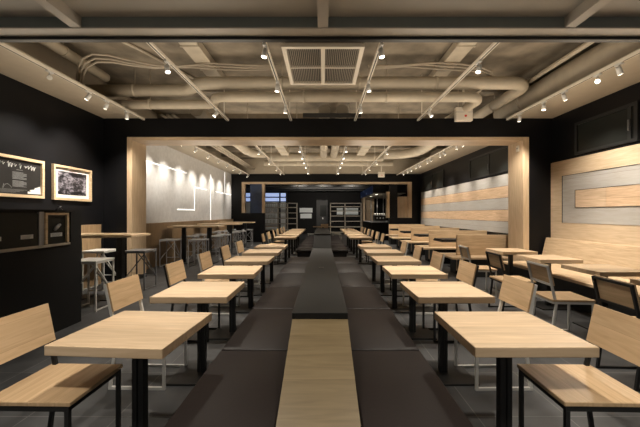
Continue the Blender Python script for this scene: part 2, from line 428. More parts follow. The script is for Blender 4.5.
# ------------------------------------------------------------------ cafe tables
def make_cafe_table():
    t = thing('cafe_table', '', 'table')
    MB().box(-.295, .295, -.285, .285, .67, .72, .004).build('tabletop', M['table_wood'], t)
    p = MB().box(-.032, -.005, -.024, .024, .018, .655).box(.005, .032, -.024, .024, .018, .655).box(-.006, .006, -.016, .016, .018, .655)
    p.build('pedestal', M['black_metal'], t)
    MB().box(-.2, .2, -.2, .2, .655, .669).build('top_plate', M['black_metal'], t)
    MB().box(-.21, .21, -.21, .21, 0, .017, .004).build('base_plate', M['black_metal'], t)
    return t
proto_table = make_cafe_table(); table_used = []
def place_table(x, y, rz, label, group):
    if not table_used:
        proto_table.location = (x, y, 0); proto_table.rotation_euler.z = rz; proto_table['label'] = label; proto_table['group'] = group
        table_used.append(1); return proto_table
    return dup(proto_table, (x, y, 0), rz, label, group)
# chair faces +X
def make_chair(metal, label):
    t = thing('cafe_chair', label, 'chair')
    s = MB().box(-.215, .215, -.2, .2, .434, .456, .004)
    s.build('seat', M['chair_wood'], t)
    W = .02
    f = MB()
    f.box(-.205, .205, -.195, -.175, .409, .433); f.box(-.205, .205, .175, .195, .409, .433)
    f.box(-.205, -.185, -.175, .175, .409, .433); f.box(.185, .205, -.175, .175, .409, .433)
    f.build('seat_frame', metal, t)
    a = Vector((-.178, 0, .42)); bt = Vector((-.262, 0, .808))
    dz = lambda z: a+(bt-a)*((z-a.z)/(bt.z-a.z))
    bk = MB()
    for sy in (-1, 1):
        bk.bar((a.x, sy*.187, a.z), (bt.x, sy*.187, bt.z), W, W, (0, 1, 0))
    for z in (.798, .605):
        p = dz(z); bk.bar((p.x, -.187, p.z), (p.x, .187, p.z), W, W)
    bk.build('back_frame', metal, t)
    p0, p1 = dz(.595), dz(.812); off = Vector((.018, 0, .004))
    MB().bar(Vector((p0.x, 0, p0.z))+off, Vector((p1.x, 0, p1.z))+off, .392, .014, (1, 0, 0)).build('backrest', M['back_wood'], t)
    for sy in (-1, 1):
        MB().bar((.195, sy*.186, .41), (.195, sy*.186, .02), W, W, (0, 1, 0)).build('leg', metal, t)
        MB().bar((-.172, sy*.186, .41), (-.225, sy*.186, .02), W, W, (0, 1, 0)).build('leg', metal, t)
        MB().box(-.236, .205, sy*.186-.01, sy*.186+.01, 0, .02).build('floor_rail', metal, t)
    return t
chair_protos = {}
def place_chair(kind, x, y, rz, label, group):
    if kind not in chair_protos:
        c = make_chair(M['black_metal'] if kind == 'black' else M['white_metal'], label)
        c.location = (x, y, 0); c.rotation_euler.z = rz; c['group'] = group
        chair_protos[kind] = c; return c
    return dup(chair_protos[kind], (x, y, 0), rz, label, group)

for side, sn in ((-1, 'left'), (1, 'right')):
    for k in range(6):
        y = 1.54+.935*k+.285
        w_ = ['nearest the viewer', 'second from the front', 'third from the front', 'fourth from the front', 'fifth from the front', 'sixth and last in its row'][k]
        rz = [(-.07, .0, .02, -.01, .01, 0), (.0, .01, -.01, .02, 0, .01)][0 if side < 0 else 1][k]
        place_table(side*1.022-.005, y, rz, 'square pale wood cafe table along the %s near bench, %s' % (sn, w_), 'cafe tables along the near island')
        kind = 'black' if k % 2 == 0 else 'white'
        cy = y-.072+random.uniform(-.015, .015)
        place_chair(kind, side*1.392-.022, cy, (0 if side < 0 else PI)+random.uniform(-.03, .03),
                    '%s-framed wooden cafe chair at the %s near-island table %s' % (kind, sn, w_), 'chairs along the near island')
    for k in range(6):
        y = 8.7+.935*k+.285
        w_ = ['nearest the gap', 'second after the gap', 'third after the gap', 'fourth after the gap', 'fifth after the gap', 'farthest away'][k]
        place_table(side*1.03, y, 0, 'square pale wood cafe table along the %s far bench, %s' % (sn, w_), 'cafe tables along the far island')
        kind = 'black' if k % 2 == 0 else 'white'
        place_chair(kind, side*1.41, y-.08+random.uniform(-.03, .03), (0 if side < 0 else PI)+random.uniform(-.05, .05),
                    '%s-framed wooden cafe chair at the %s far-island table %s' % (kind, sn, w_), 'chairs along the far island')
# right-hand wall bench, its tables and chairs
for k, (yc, kind) in enumerate(((2.9, 'black'), (3.82, 'white'), (4.77, 'black'), (5.72, 'white'))):
    w_ = ['at the right edge', 'second from the front', 'third from the front', 'nearest the portal'][k]
    place_table(3.3, yc, 0, 'square pale wood cafe table before the right wall bench, %s' % w_, 'cafe tables along the right wall bench')
    place_chair(kind, 2.63, yc-.24, random.uniform(-.03, .03)-.06, '%s-framed cafe chair facing the right wall bench, at the table %s' % (kind, w_), 'chairs facing the right wall bench')
t = thing('wall_bench', 'long oak bench with leaning back along the right wall', 'bench')
MB().box(3.5, 4.36, 2.2, 6.42, .39, .43, .004).build('seat', M['bench_wood'], t)
MB().prism([(4.33, .432), (4.37, .432), (4.48, .885), (4.44, .885)], 'Y', 2.2, 6.47).build('backrest', M['bench_wood'], t)
MB().box(4.482, 4.568, 2.2, 6.47, .85, .875).build('ledge', M['bench_wood'], t)
MB().box(3.62, 4.3, 2.25, 6.4, 0, .39).build('plinth', M['black_metal'], t)
MB().prism([(4.38, .0), (4.56, 0), (4.56, .85), (4.48, .85), (4.38, .44)], 'Y', 6.44, 6.46).build('end_panel', M['black_metal'], t)

# ------------------------------------------------------------------ booths in the rear room
bys = [7.30, 9.2, 11.05, 12.9, 14.8]
for k, yb in enumerate(bys):
    w_ = ['just behind the portal', 'second from the portal', 'third from the portal', 'fourth from the portal', 'farthest, by the back wall'][k]
    t = thing('booth_bench', 'oak booth partition with seats, %s on the right' % w_, 'booth', (0, yb, 0), 0, 'oak booth partitions in the rear room')
    MB().box(3.0, XR2-.035, -.03, .03, 0.08, .885, .003).build('partition', M['booth_wood'], t)
    MB().box(3.05, XR2-.04, -.045, .045, 0, .08).build('plinth', M['black_metal'], t)
    for s in (-1, 1):
        if k == len(bys)-1 and s > 0: continue
        MB().box(2.70 if k else 2.72, XR2-.04 if (k or s > 0) else 3.97, s*.034, s*.44, .39, .432, .004).build('seat', M['bench_wood'], t)
        MB().box(3.0, XR2-.04 if (k or s > 0) else 3.97, s*.05, s*.36, 0, .39).build('seat_base', M['black_metal'], t)
for k in range(4):
    yb = (bys[k]+bys[k+1])/2
    w_ = ['nearest the portal', 'second from the portal', 'third from the portal', 'nearest the back wall'][k]
    t = thing('booth_table', 'narrow black booth table between the oak partitions, %s' % w_, 'table', (0, yb, 0), 0, 'booth tables')
    MB().box(2.92, XR2-.04, -.3, .3, .692, .72, .003).build('tabletop', M['dark_top'], t)
    MB().box(2.90, XR2-.04, -.305, .305, .662, .691).build('rim', M['black_metal'], t)
    MB().box(3.4, 3.48, -.04, .04, .0, .662).build('pedestal', M['black_metal'], t)
    MB().box(3.24, 3.64, -.2, .2, .0, .015).build('base_plate', M['black_metal'], t)

# ------------------------------------------------------------------ bar tables and stools on the left
def make_bar_table():
    t = thing('bar_table', '', 'table')
    MB().box(-.69, .69, -.275, .275, .99, 1.03, .003).build('tabletop', M['table_wood'], t)
    for sx in (-.35, .35):
        p = MB().box(sx-.045, sx+.045, -.045, .045, .015, .985).build('leg', M['black_metal'], t)
        MB().box(sx-.2, sx+.2, -.2, .2, 0, .015).build('base_plate', M['black_metal'], p)
    MB().box(-.55, .55, -.2, .2, .978, .989).build('top_plate', M['black_metal'], t)
    return t
def make_stool(metal):
    t = thing('bar_stool', '', 'stool')
    h = .2; W = .02
    MB().box(-h, h, -h, h, .682, .702, .003).build('seat', metal, t)
    f = MB()
    for s in (-1, 1):
        f.box(-h+.005, h-.005, s*(h-.015)-.01, s*(h-.015)+.01, .66, .681)
        f.box(s*(h-.015)-.01, s*(h-.015)+.01, -h+.03, h-.03, .66, .681)
    f.build('seat_frame', metal, t)
    for sx in (-1, 1):
        for sy in (-1, 1):
            MB().box(sx*(h-.015)-.01, sx*(h-.015)+.01, sy*(h-.015)-.01, sy*(h-.015)+.01, 0, .66).build('leg', metal, t)
    b = MB()
    b.bar((-h+.02, -h+.015, .2), (h-.02, -h+.015, .64), .014); b.build('brace', metal, t)
    b = MB(); b.bar((h-.015, -h+.02, .64), (h-.015, h-.02, .2), .014); b.build('brace', metal, t)
    b = MB(); b.bar((-h+.02, h-.015, .64), (h-.02, h-.015, .2), .014); b.build('brace', metal, t)
    for s in (-1, 1):
        MB().box(s*(h-.015)-.009, s*(h-.015)+.009, -h+.02, h-.02, .01, .028).build('floor_rail', metal, t)
    f = MB().box(-h+.02, h-.02, h-.024, h-.006, .2, .218); f.build('footrest', metal, t)
    return t
bar0 = make_bar_table()
bar_y = [5.25, 9.0, 11.1, 13.2]
stool_protos = {}
def place_stool(kind, x, y, rz, label):
    g = 'metal bar stools at the left bar tables'
    if kind not in stool_protos:
        s = make_stool(M[kind]); s.location = (x, y, 0); s.rotation_euler.z = rz; s['label'] = label; s['group'] = g
        stool_protos[kind] = s; return
    dup(stool_protos[kind], (x, y, 0), rz, label, g)
for k, y in enumerate(bar_y):
    wb = ['before the portal', 'first beyond the portal', 'second beyond the portal', 'third beyond the portal'][k]
    lab = 'high pale wood bar table at the left wall, %s' % wb
    if k == 0: bar0.location = (-3.62, y, 0); bar0['label'] = lab; bar0['group'] = 'high bar tables along the left wall'
    else: dup(bar0, (-3.5, y, 0), 0, lab, 'high bar tables along the left wall')
    for r, (dy, rn) in enumerate(((-.58, 'near'), (.66, 'far'))):
        for x, xn in ((-3.32, 'aisle'), (-4.05, 'wall')):
            kind = 'white_metal' if k == 0 and (r == 0 or xn == 'wall') else ('dim_metal' if k == 0 else 'grey_metal')
            cn = {'white_metal': 'white', 'dim_metal': 'dark grey', 'grey_metal': 'light grey'}[kind]
            place_stool(kind, x+(.1 if k else 0), y+dy, random.uniform(-.06, .06),
                        '%s metal stool, %s row, %s end, bar table %s' % (cn, rn, xn, wb))

# ------------------------------------------------------------------ display case and pictures on the left
t = thing('display_case', 'long black display case with glass front and lower timber trim at left', 'display case')
X0, X1, Yn, Yf = -3.75, -3.05, 2.4, 4.1
c = MB()
c.box(X0, X1, Yn, Yf, 0, 1.0); c.box(X0, X1-.02, Yn, Yf, 1.36, 1.40); c.box(X0, X0+.04, Yn, Yf, 1.0, 1.36); c.box(X0, X1, 3.93, Yf, 1.0, 1.40); c.box(X1-.02, X1, Yn, 3.93, 1.375, 1.40)
c.build('cabinet_body', M['black_board'], t)
MB().box(X1-.0, X1+.02, Yn, 3.9, .985, 1.015, .003).build('timber_trim', M['grey_wood'], t)
f = MB(); yA, yB_ = 3.55, 3.88
f.box(X1-.005, X1+.02, yA, yB_, 1.34, 1.365); f.box(X1-.005, X1+.02, yA, yA+.03, 1.02, 1.34); f.box(X1-.005, X1+.02, yB_-.03, yB_, 1.02, 1.34)
fo = f.build('pane_frame', M['frame_wood'], t)
MB().box(X1-.01, X1-.004, yA+.02, yB_-.02, 1.01, 1.35).build('pane', M['glass'], fo)
MB().box(X1-.012, X1-.004, Yn+.02, 3.5, 1.01, 1.36).build('glass_front', M['glass'], t)
MB().box(X1-.02, X1+.004, 3.49, 3.55, 1.0, 1.375).build('post', M['grey_metal'], t)
cards = ((3.64, 3.8, 1.115, 'under the timber-framed pane'), (3.28, 3.42, 1.115, 'in the middle of the dark glass'), (2.95, 3.08, 1.115, 'at the left edge of the dark glass'))
for (a, b_, z, n_) in cards:
    tt = thing('label_card', 'small white label card %s of the display case' % n_, 'card', (0, 0, 0), 0, 'label cards on the display case')
    MB().box(X1-.003, X1+.001, a, b_, z-.02, z+.022).build('paper', M['card'], tt)
    p = MB()
    for j in range(3): p.box(X1+.001, X1+.0015, a+.015, b_-.02-.01*j, z+.008-.011*j, z+.012-.011*j)
    p.build('printing', M['print'], tt)
s = MB()
s.tube([(X1+.004, 3.69, 1.17), (X1+.004, 3.715, 1.2), (X1+.004, 3.75, 1.225)], [.012, .022, .016], 8).tube([(X1+.004, 3.74, 1.22), (X1+.004, 3.77, 1.23)], [.02, .012], 8)
tag(s.build('pale_emblem', M['grey_metal']), 'small pale bean-like emblem above the card on the timber-framed pane', 'emblem')
s = MB(); s.tube([(X1-.1, 3.84, 1.40), (X1-.1, 3.87, 1.425), (X1-.1, 3.91, 1.445)], .006, 6).tube([(X1-.1, 3.93, 1.40), (X1-.1, 3.89, 1.425), (X1-.1, 3.87, 1.45)], .006, 6)
tag(s.build('twig_ornament', M['dim_metal']), 'small crossed twig ornament on top of the black display case', 'ornament')

def picture(label, y0, y1, z0, z1, border, kind):
    x = XL
    t = thing('framed_picture', label, 'picture', (0, 0, 0), 0)
    f = MB(); w_ = border
    f.box(x, x+.045, y0, y1, z1-w_, z1, .002).box(x, x+.045, y0, y1, z0, z0+w_, .002).box(x, x+.045, y0, y0+w_, z0+w_, z1-w_, .002).box(x, x+.045, y1-w_, y1, z0+w_, z1-w_, .002)
    f.build('frame', M['frame_wood'], t)
    if kind == 'photo':
        MB().box(x, x+.012, y0+w_, y1-w_, z0+w_, z1-w_).build('mount', M['mat_board'], t)
        MB().box(x+.012, x+.014, y0+w_+.07, y1-w_-.07, z0+w_+.055, z1-w_-.055).build('photograph', M['photo'], t)
    else:
        MB().box(x, x+.012, y0+w_, y1-w_, z0+w_, z1-w_).build('poster_sheet', M['poster'], t)
        # hand-lettered heading: a run of looping strokes
        h = MB(); rnd = random.Random(3); yy = 4.2; zz = 2.065
        while yy < 4.98:
            n = rnd.choice((1, 1, 2, 2)); hh = rnd.choice((.035, .045, .05, .085)); pts = []
            for j in range(n*4+1):
                pts.append((x+.014, yy+j*.010+.007*math.sin(j*1.6), zz+hh*.5*math.sin(j*PI/2+.5)*(1 if j % 5 else .6)-.04*(yy-4.2)))
            h.tube(pts, .0032, 5)
            yy += n*.040+rnd.choice((.01, .016, .04))
        h.build('chalk_heading', M['chalk'], t)
        b = MB()
        for j in range(14):
            zj = 1.955-.0155*j
            if j == 7: continue
            b.box(x+.012, x+.0135, 4.59, 4.81-(.0 if j % 4 else .05), zj-.008, zj)
        for j in range(4): b.box(x+.012, x+.0135, 4.1+.02*j, 4.82-.06*j, 1.70-.013*j, 1.704-.013*j)
        b.box(x+.012, x+.0135, 4.65, 4.75, 1.985, 1.991)
        b.build('text_block', M['print'], t)
        s = MB()
        s.prism([(4.83, 1.655), (5.06, 1.655), (5.06, 1.685), (5.05, 1.685), (5.04, 1.77), (4.96, 1.745), (4.95, 1.75), (4.94, 1.72), (4.86, 1.71), (4.88, 1.685), (4.83, 1.685)], 'X', x+.012, x+.0135)
        s.build('white_drawing', M['card'], t)
        r = MB(); r.tube([(x+.013, 4.42+.04*math.cos(a*.5)+.012*a, 1.74+.035*math.sin(a*.9)) for a in range(12)], .0035, 5)
        r.build('chalk_flourish', M['print'], t)
picture('framed black poster with white hand lettering on the dark left wall', 3.80, 5.09, 1.592, 2.175, .042, 'poster')
picture('pale wood framed black and white photograph beside the black poster', 5.265, 6.13, 1.585, 2.168, .04, 'photo')

# ------------------------------------------------------------------ white light lines on the grey wall
def led(label, pts):
    m = MB(); x = XL+.012
    for (a, b_) in zip(pts, pts[1:]):
        y0, y1 = sorted((a[0], b_[0])); z0, z1 = sorted((a[1], b_[1])); h = .012
        m.box(XL+.001, x, y0-h, y1+h, z0-h, z1+h)
    tag(m.build('light_line', M['led']), label, 'wall light', 'white light lines on the grey wall')
led('long horizontal white light line high on the grey wall beside the portal', [(7.06, 2.67), (10.47, 2.67)])
led('stepped white light line on the grey wall, bending down and back', [(12.27, 2.27), (11.12, 2.27), (11.12, 1.49), (9.82, 1.49)])
led('tall vertical white light line reaching down to the timber dado', [(12.71, 1.13), (12.71, 2.88)])
led('vertical white light line near the ceiling at the far end', [(14.53, 2.31), (14.53, 3.2)])
led('short horizontal white light line at the far end of the grey wall', [(13.3, 2.27), (15.5, 2.27)])

# ------------------------------------------------------------------ ceiling services
def pipe(name, label, pts, r, m, cat, seg=14, group=None, bands=0):
    t = thing(name, label, cat, (0, 0, 0), 0, group)
    MB().tube(pts, r, seg).build('tube', m, t)
    rm = max(r) if isinstance(r, list) else r
    if bands:
        for p, q in zip(pts, pts[1:]):
            p, q = Vector(p), Vector(q); L = (q-p).length
            if L < 1.2: continue
            n = int(L/bands)
            for i in range(1, n+1):
                c = p+(q-p)*(i/(n+1)); d = (q-p).normalized()
                b = MB().tube([c-d*.02, c+d*.02], rm+.008, seg)
                if abs(d.z) < .3: b.tube([c+Vector((0, 0, rm)), (c.x, c.y, ZC)], .006, 5)
                b.build('hanger_band', m, t)
    return t
def bend(c, r, a0, a1, n=7): return arc(c, r, a0, a1, n)
# big pipe across the front room, jogging at left, turning into the rear room at right
pts = [(-4.3, 5.92, 3.6), (-2.55, 5.92, 3.6), (-2.42, 5.88, 3.6), (-2.18, 5.64, 3.6), (-2.02, 5.58, 3.6), (3.25, 5.58, 3.6)]
pts += bend((3.25, 5.88, 3.6), .3, -PI/2, 0, 7)[1:] + [(3.55, 7.6, 3.6)]
pipe('ceiling_pipe', 'thick cream pipe running across the front ceiling before the black header', pts, .105, M['pipe'], 'pipe', 16, None, 1.4)
pts = [(-4.2, 5.93, 3.35), (-2.1, 5.93, 3.35), (-1.98, 5.89, 3.35), (-1.86, 5.62, 3.35), (-1.74, 5.56, 3.35), (2.5, 5.56, 3.35)]
pts += bend((2.5, 5.78, 3.35), .22, -PI/2, 0, 6)[1:] + [(2.72, 7.3, 3.4)]
pipe('ceiling_pipe', 'thinner cream pipe hanging below the thick pipe of the front ceiling', pts, .082, M['pipe'], 'pipe', 14, None, 1.5)
pipe('ceiling_pipe', 'cream pipe running lengthwise above the left track of the front room', [(-3.84, 2.9, 3.76), (-3.84, 5.75, 3.76)], .078, M['pipe'], 'pipe', 14, None, 1.2)
pipe('ceiling_pipe', 'slim cream conduit beside the lengthwise pipe at front left', [(-3.3, 2.9, 3.965), (-3.3, 4.4, 3.965), (-2.9, 5.2, 3.965), (-2.4, 6.5, 3.965)], .022, M['pipe'], 'pipe', 8)
pipe('ceiling_duct', 'fat cream wrapped duct running along the right side of the front ceiling', [(4.07, 2.85, 3.585), (4.06, 3.7, 3.585), (4.06, 4.6, 3.58), (4.05, 5.5, 3.58), (4.05, 7.3, 3.575)], [.235, .24, .232, .238, .225], M['duct'], 'duct', 18, None, 1.6)
pipe('ceiling_pipe', 'slim cream pipe along the left flank of the wrapped duct', [(3.68, 2.85, 3.72), (3.68, 6.58, 3.72)], .04, M['pipe'], 'pipe', 10)
def rect_duct(label, x0, x1, y0, y1, z0, z1):
    t = thing('ceiling_duct', label, 'duct')
    MB().box(x0, x1, y0, y1, z0, z1, .006).build('casing', M['duct'], t)
    n = int((y1-y0)/.8)
    for i in range(n):
        y = y0+.4+i*.8
        MB().box(x0-.015, x1+.015, y-.012, y+.012, z0-.015, z1).build('flange', M['duct'], t)
rect_duct('flat cream duct lengthwise under the front slab, left of the grille', -2.12, -1.86, 2.85, 6.4, 3.86, 3.985)
rect_duct('flat cream duct lengthwise under the front slab, right of the grille', 2.0, 2.26, 2.85, 6.4, 3.86, 3.985)
# cable bundles looping across
def bundle(label, pts0, n, dz):
    t = thing('cable_bundle', label, 'cables')
    for i in range(n):
        MB().tube([(p[0], p[1]+.035*i+.02*math.sin(p[0]*2+i), p[2]-dz*abs(math.sin(p[0]*1.7+i*.4))-.02*i) for p in pts0], .016, 7).build('cable', M['cable'], t)
pl = [(-4.1, 5.42, 3.54), (-3.92, 5.2, 3.56), (-3.75, 5.0, 3.60), (-3.6, 4.87, 3.68), (-3.45, 4.87, 3.77), (-3.3, 5.0, 3.83), (-3.1, 5.18, 3.86), (-2.8, 5.32, 3.86)]
pl += [(-2.5+.3*i, 5.38, 3.86) for i in range(7)]
bundle('bundle of beige cables sagging across the front ceiling at left', pl, 3, .06)
pl = [(.75+.3*i, 5.38, 3.86) for i in range(6)]+[(2.6, 5.4, 3.84), (2.85, 5.5, 3.8), (2.95, 5.7, 3.74), (2.9, 6.0, 3.68), (2.8, 6.4, 3.66)]
bundle('bundle of beige cables curving back across the front ceiling at right', pl, 3, .05)
# smaller conduits for the clutter under the slab
pipe('ceiling_pipe', 'slim conduit crossing the front slab near the grille', [(-3.4, 4.55, 3.93), (3.4, 4.55, 3.93)], .02, M['pipe'], 'pipe', 8)
pipe('ceiling_pipe', 'slim conduit crossing the front slab close to the low ceiling edge', [(-3.5, 3.75, 3.9), (3.5, 3.75, 3.9)], .025, M['pipe'], 'pipe', 8)
# air-conditioning grille
t = thing('ceiling_grille', 'double square white-framed air grille hanging in the middle of the front ceiling', 'air grille', (0, 0, 0))
gx, gy0, gy1, gz = .475, 3.69, 4.78, 3.25
f = MB(); f.box(-gx, gx, gy0, gy0+.05, gz, gz+.04); f.box(-gx, gx, gy1-.05, gy1, gz, gz+.04); f.box(-gx, -gx+.05, gy0+.05, gy1-.05, gz, gz+.04); f.box(gx-.05, gx, gy0+.05, gy1-.05, gz, gz+.04)
f.box(-.025, .025, gy0+.05, gy1-.05, gz, gz+.04)
for s in (-1, 1):
    f.box(min(s*.025, s*(gx-.05)), max(s*.025, s*(gx-.05)), 4.225, 4.245, gz+.002, gz+.03)
f.build('frame', M['cream_metal'], t)
for s in (-1, 1):
    for (a, b_) in ((gy0+.05, 4.225), (4.245, gy1-.05)):
        l = MB(); x0, x1 = sorted((s*.027, s*(gx-.052)))
        n = 17
        for i in range(n):
            xx = x0+(x1-x0)*(i+.5)/n
            l.box(xx-.004, xx+.004, a, b_, gz+.012, gz+.036)
        l.box(x0, x1, a, b_, gz+.037, gz+.04, mi=1)
        l.build('louver_panel', [M['grille_slat'], M['dark_void']], t)
MB().box(-gx+.03, gx-.03, gy0+.03, gy1-.03, gz+.041, gz+.5).build('housing', M['soffit'], t)
for sx in (-1, 1):
    for yy in (gy0+.08, gy1-.08): MB().tube([(sx*.4, yy, gz+.5), (sx*.4, yy, ZC)], .008, 6).build('hanger', M['cream_metal'], t)
tag(MB().box(-.56, .56, 3.40, 3.46, 3.30, 3.36).build('ceiling_channel', M['cream_metal']), 'cream channel in front of the ceiling grille', 'channel')
tag(MB().box(-.4, .75, 6.44, 6.49, 3.275, 3.35).build('ceiling_vent', M['dark_void']), 'small dark slot vent standing on top of the black header', 'vent')
def alarm(label, x, y, z, s):
    t = thing('warning_light_box', label, 'warning light', (x, y, z))
    MB().box(-.16*s, .16*s, -.05, .05, -.13*s, .13*s, .01).build('housing', M['white_metal'] if False else M['cream_metal'], t)
    MB().box(-.16*s, .16*s, -.052, .03, .03*s, .035*s).build('seam', M['dim_metal'], t)
    MB().tube([(.02, -.05, -.04*s), (.02, -.058, -.04*s)], .022*s, 10).build('indicator', M['red'], t)
    MB().tube([(0, 0, .13*s), (0, 0, ZC-z)], .02, 8).build('stem', M['cream_metal'], t)
alarm('white warning light box hanging before the black header at right', 2.68, 6.2, 3.25, 1)
alarm('white warning light box hanging before the far black back wall', 2.62, 14.6, 3.12, .9)
tt = thing('wall_sensor', 'small cream sensor plate on the right portal upright', 'sensor', (3.998, 6.66, 2.69))
MB().box(-.02, .002, -.045, .045, -.06, .06, .004).build('plate', M['cream_metal'], tt)
MB().box(-.025, -.02, -.012, .012, -.012, .015).build('button', M['dim_metal'], tt)

# rear room services
def rear_pipe(label, pts, r, bands=1.8): pipe('ceiling_duct', label, pts, r, M['duct'], 'duct', 16, None, bands)
rear_pipe('thick cream duct across the rear ceiling', [(-2.2, 13.0, 3.62), (2.4, 13.0, 3.62)], .16)
rear_pipe('second thick cream duct across the rear ceiling, behind the first', [(-2.6, 14.4, 3.6), (3.1, 14.4, 3.6)], .13)
rear_pipe('cream duct lengthwise down the middle of the rear ceiling', [(.03, 7.1, 3.62), (.03, 12.5, 3.62), (.03, 12.8, 3.7), (.03, 12.9, 3.95)], .13)
rear_pipe('cream duct lengthwise just right of the middle of the rear ceiling', [(.42, 7.1, 3.62), (.42, 12.5, 3.62), (.42, 12.8, 3.7), (.42, 12.9, 3.95)], .13)
rear_pipe('cream duct along the right of the rear ceiling bending inward at the end', [(3.45, 7.75, 3.6), (3.45, 11.3, 3.6), (3.35, 11.8, 3.6), (3.05, 12.15, 3.6), (2.3, 12.3, 3.6)], .17)
rear_pipe('cream duct along the left of the rear ceiling', [(-2.75, 7.05, 3.62), (-2.75, 11.6, 3.62), (-2.6, 12.1, 3.62), (-2.2, 12.3, 3.62)], .15)
for i, x in enumerate((-3.5, -3.38, -3.26)):
    pipe('ceiling_pipe', ['first', 'second', 'third'][i]+' slim cream pipe from the left wall track in the rear ceiling', [(x, 7.05, 3.5), (x, 15.5, 3.5)], .03, M['pipe'], 'pipe', 8)
for s, sn in ((-1, 'left'), (1, 'right')):
    t = thing('air_unit', 'boxy cream air unit under the rear slab at %s' % sn, 'air unit', (s*1.95-.0, 9.35, 3.62))
    MB().box(-.38, .38, -.4, .4, -.17, .2, .01).build('casing', M['soffit'], t)
    MB().box(-.12, .16, -.412, -.395, -.1, .08).build('intake', M['dark_void'], t)
    for a in (-.3, .3):
        for b_ in (-.3, .3): MB().tube([(a, b_, .2), (a, b_, ZC-3.62)], .008, 6).build('hanger', M['cream_metal'], t)
rect_duct('flat cream duct lengthwise under the rear slab, left', -1.6, -1.3, 9.9, 12.5, 3.60, 3.83)
rect_duct('flat cream duct lengthwise under the rear slab, right', 1.3, 1.6, 9.9, 12.5, 3.60, 3.83)

# ------------------------------------------------------------------ tracks and spotlights
def track(label, x, y0, y1, z=3.2):
    t = thing('lighting_track', label, 'lighting track')
    MB().box(x-.02, x+.02, y0, y1, z-.018, z+.018).build('rail', M['cream_metal'], t)
    MB().box(x-.008, x+.008, y0+.01, y1-.01, z-.0195, z-.017).build('slot', M['dark_void'], t)
    n = max(2, int((y1-y0)/1.3))
    top = ZC if abs(x) < 3.45 else ZS
    for i in range(n):
        y = y0+.25+(y1-y0-.5)*i/(n-1)
        xx = x if top == ZC else (x-.16 if x < 0 else x+.18)
        MB().tube([(x, y, z+.018), (x, y, z+.05), (xx, y, top)] if top == ZS else [(x, y, z+.018), (x, y, top)], .007, 6).build('hanger', M['cream_metal'], t)
WARM = (1.0, .91, .785)
def head(label, x, y, aim, power=0, cone=60, blend=.5, lit=True, zt=3.18, proto={}):
    """white cylinder spotlight hung from a track, aimed at a point; the lamp sits in its mouth"""
    t = thing('track_spotlight', label, 'spotlight', (x, y, zt), 0, 'white track spotlights')
    c = Vector((0, 0, -.08)); d = (Vector(aim)-Vector((x, y, zt))-c).normalized()
    MB().box(-.018, .018, -.05, .05, -.02, .004, .003).build('adapter', M['white_metal'], t)
    MB().tube([(0, 0, -.02), (0, 0, -.08)], .007, 8).build('stem', M['white_metal'], t)
    b = MB(); b.tube([c-d*.045, c-d*.04, c+d*.05], [.02, .028, .03], 14).build('lamp_body', M['white_metal'], t)
    MB().tube([c+d*.0505, c+d*.054], .026, 14).build('lens', M['lens'] if lit else M['lens_dim'], t)
    if power:
        L = bpy.data.lights.new('spot', 'SPOT'); L.energy = power; L.color = WARM; L.spot_size = math.radians(cone); L.spot_blend = blend; L.shadow_soft_size = .035
        o = bpy.data.objects.new('spot_lamp', L); COL.objects.link(o)
        o.location = Vector((x, y, zt))+c+d*.065
        o.rotation_euler = d.to_track_quat('-Z', 'Y').to_euler()
RN = ['front', 'rear']
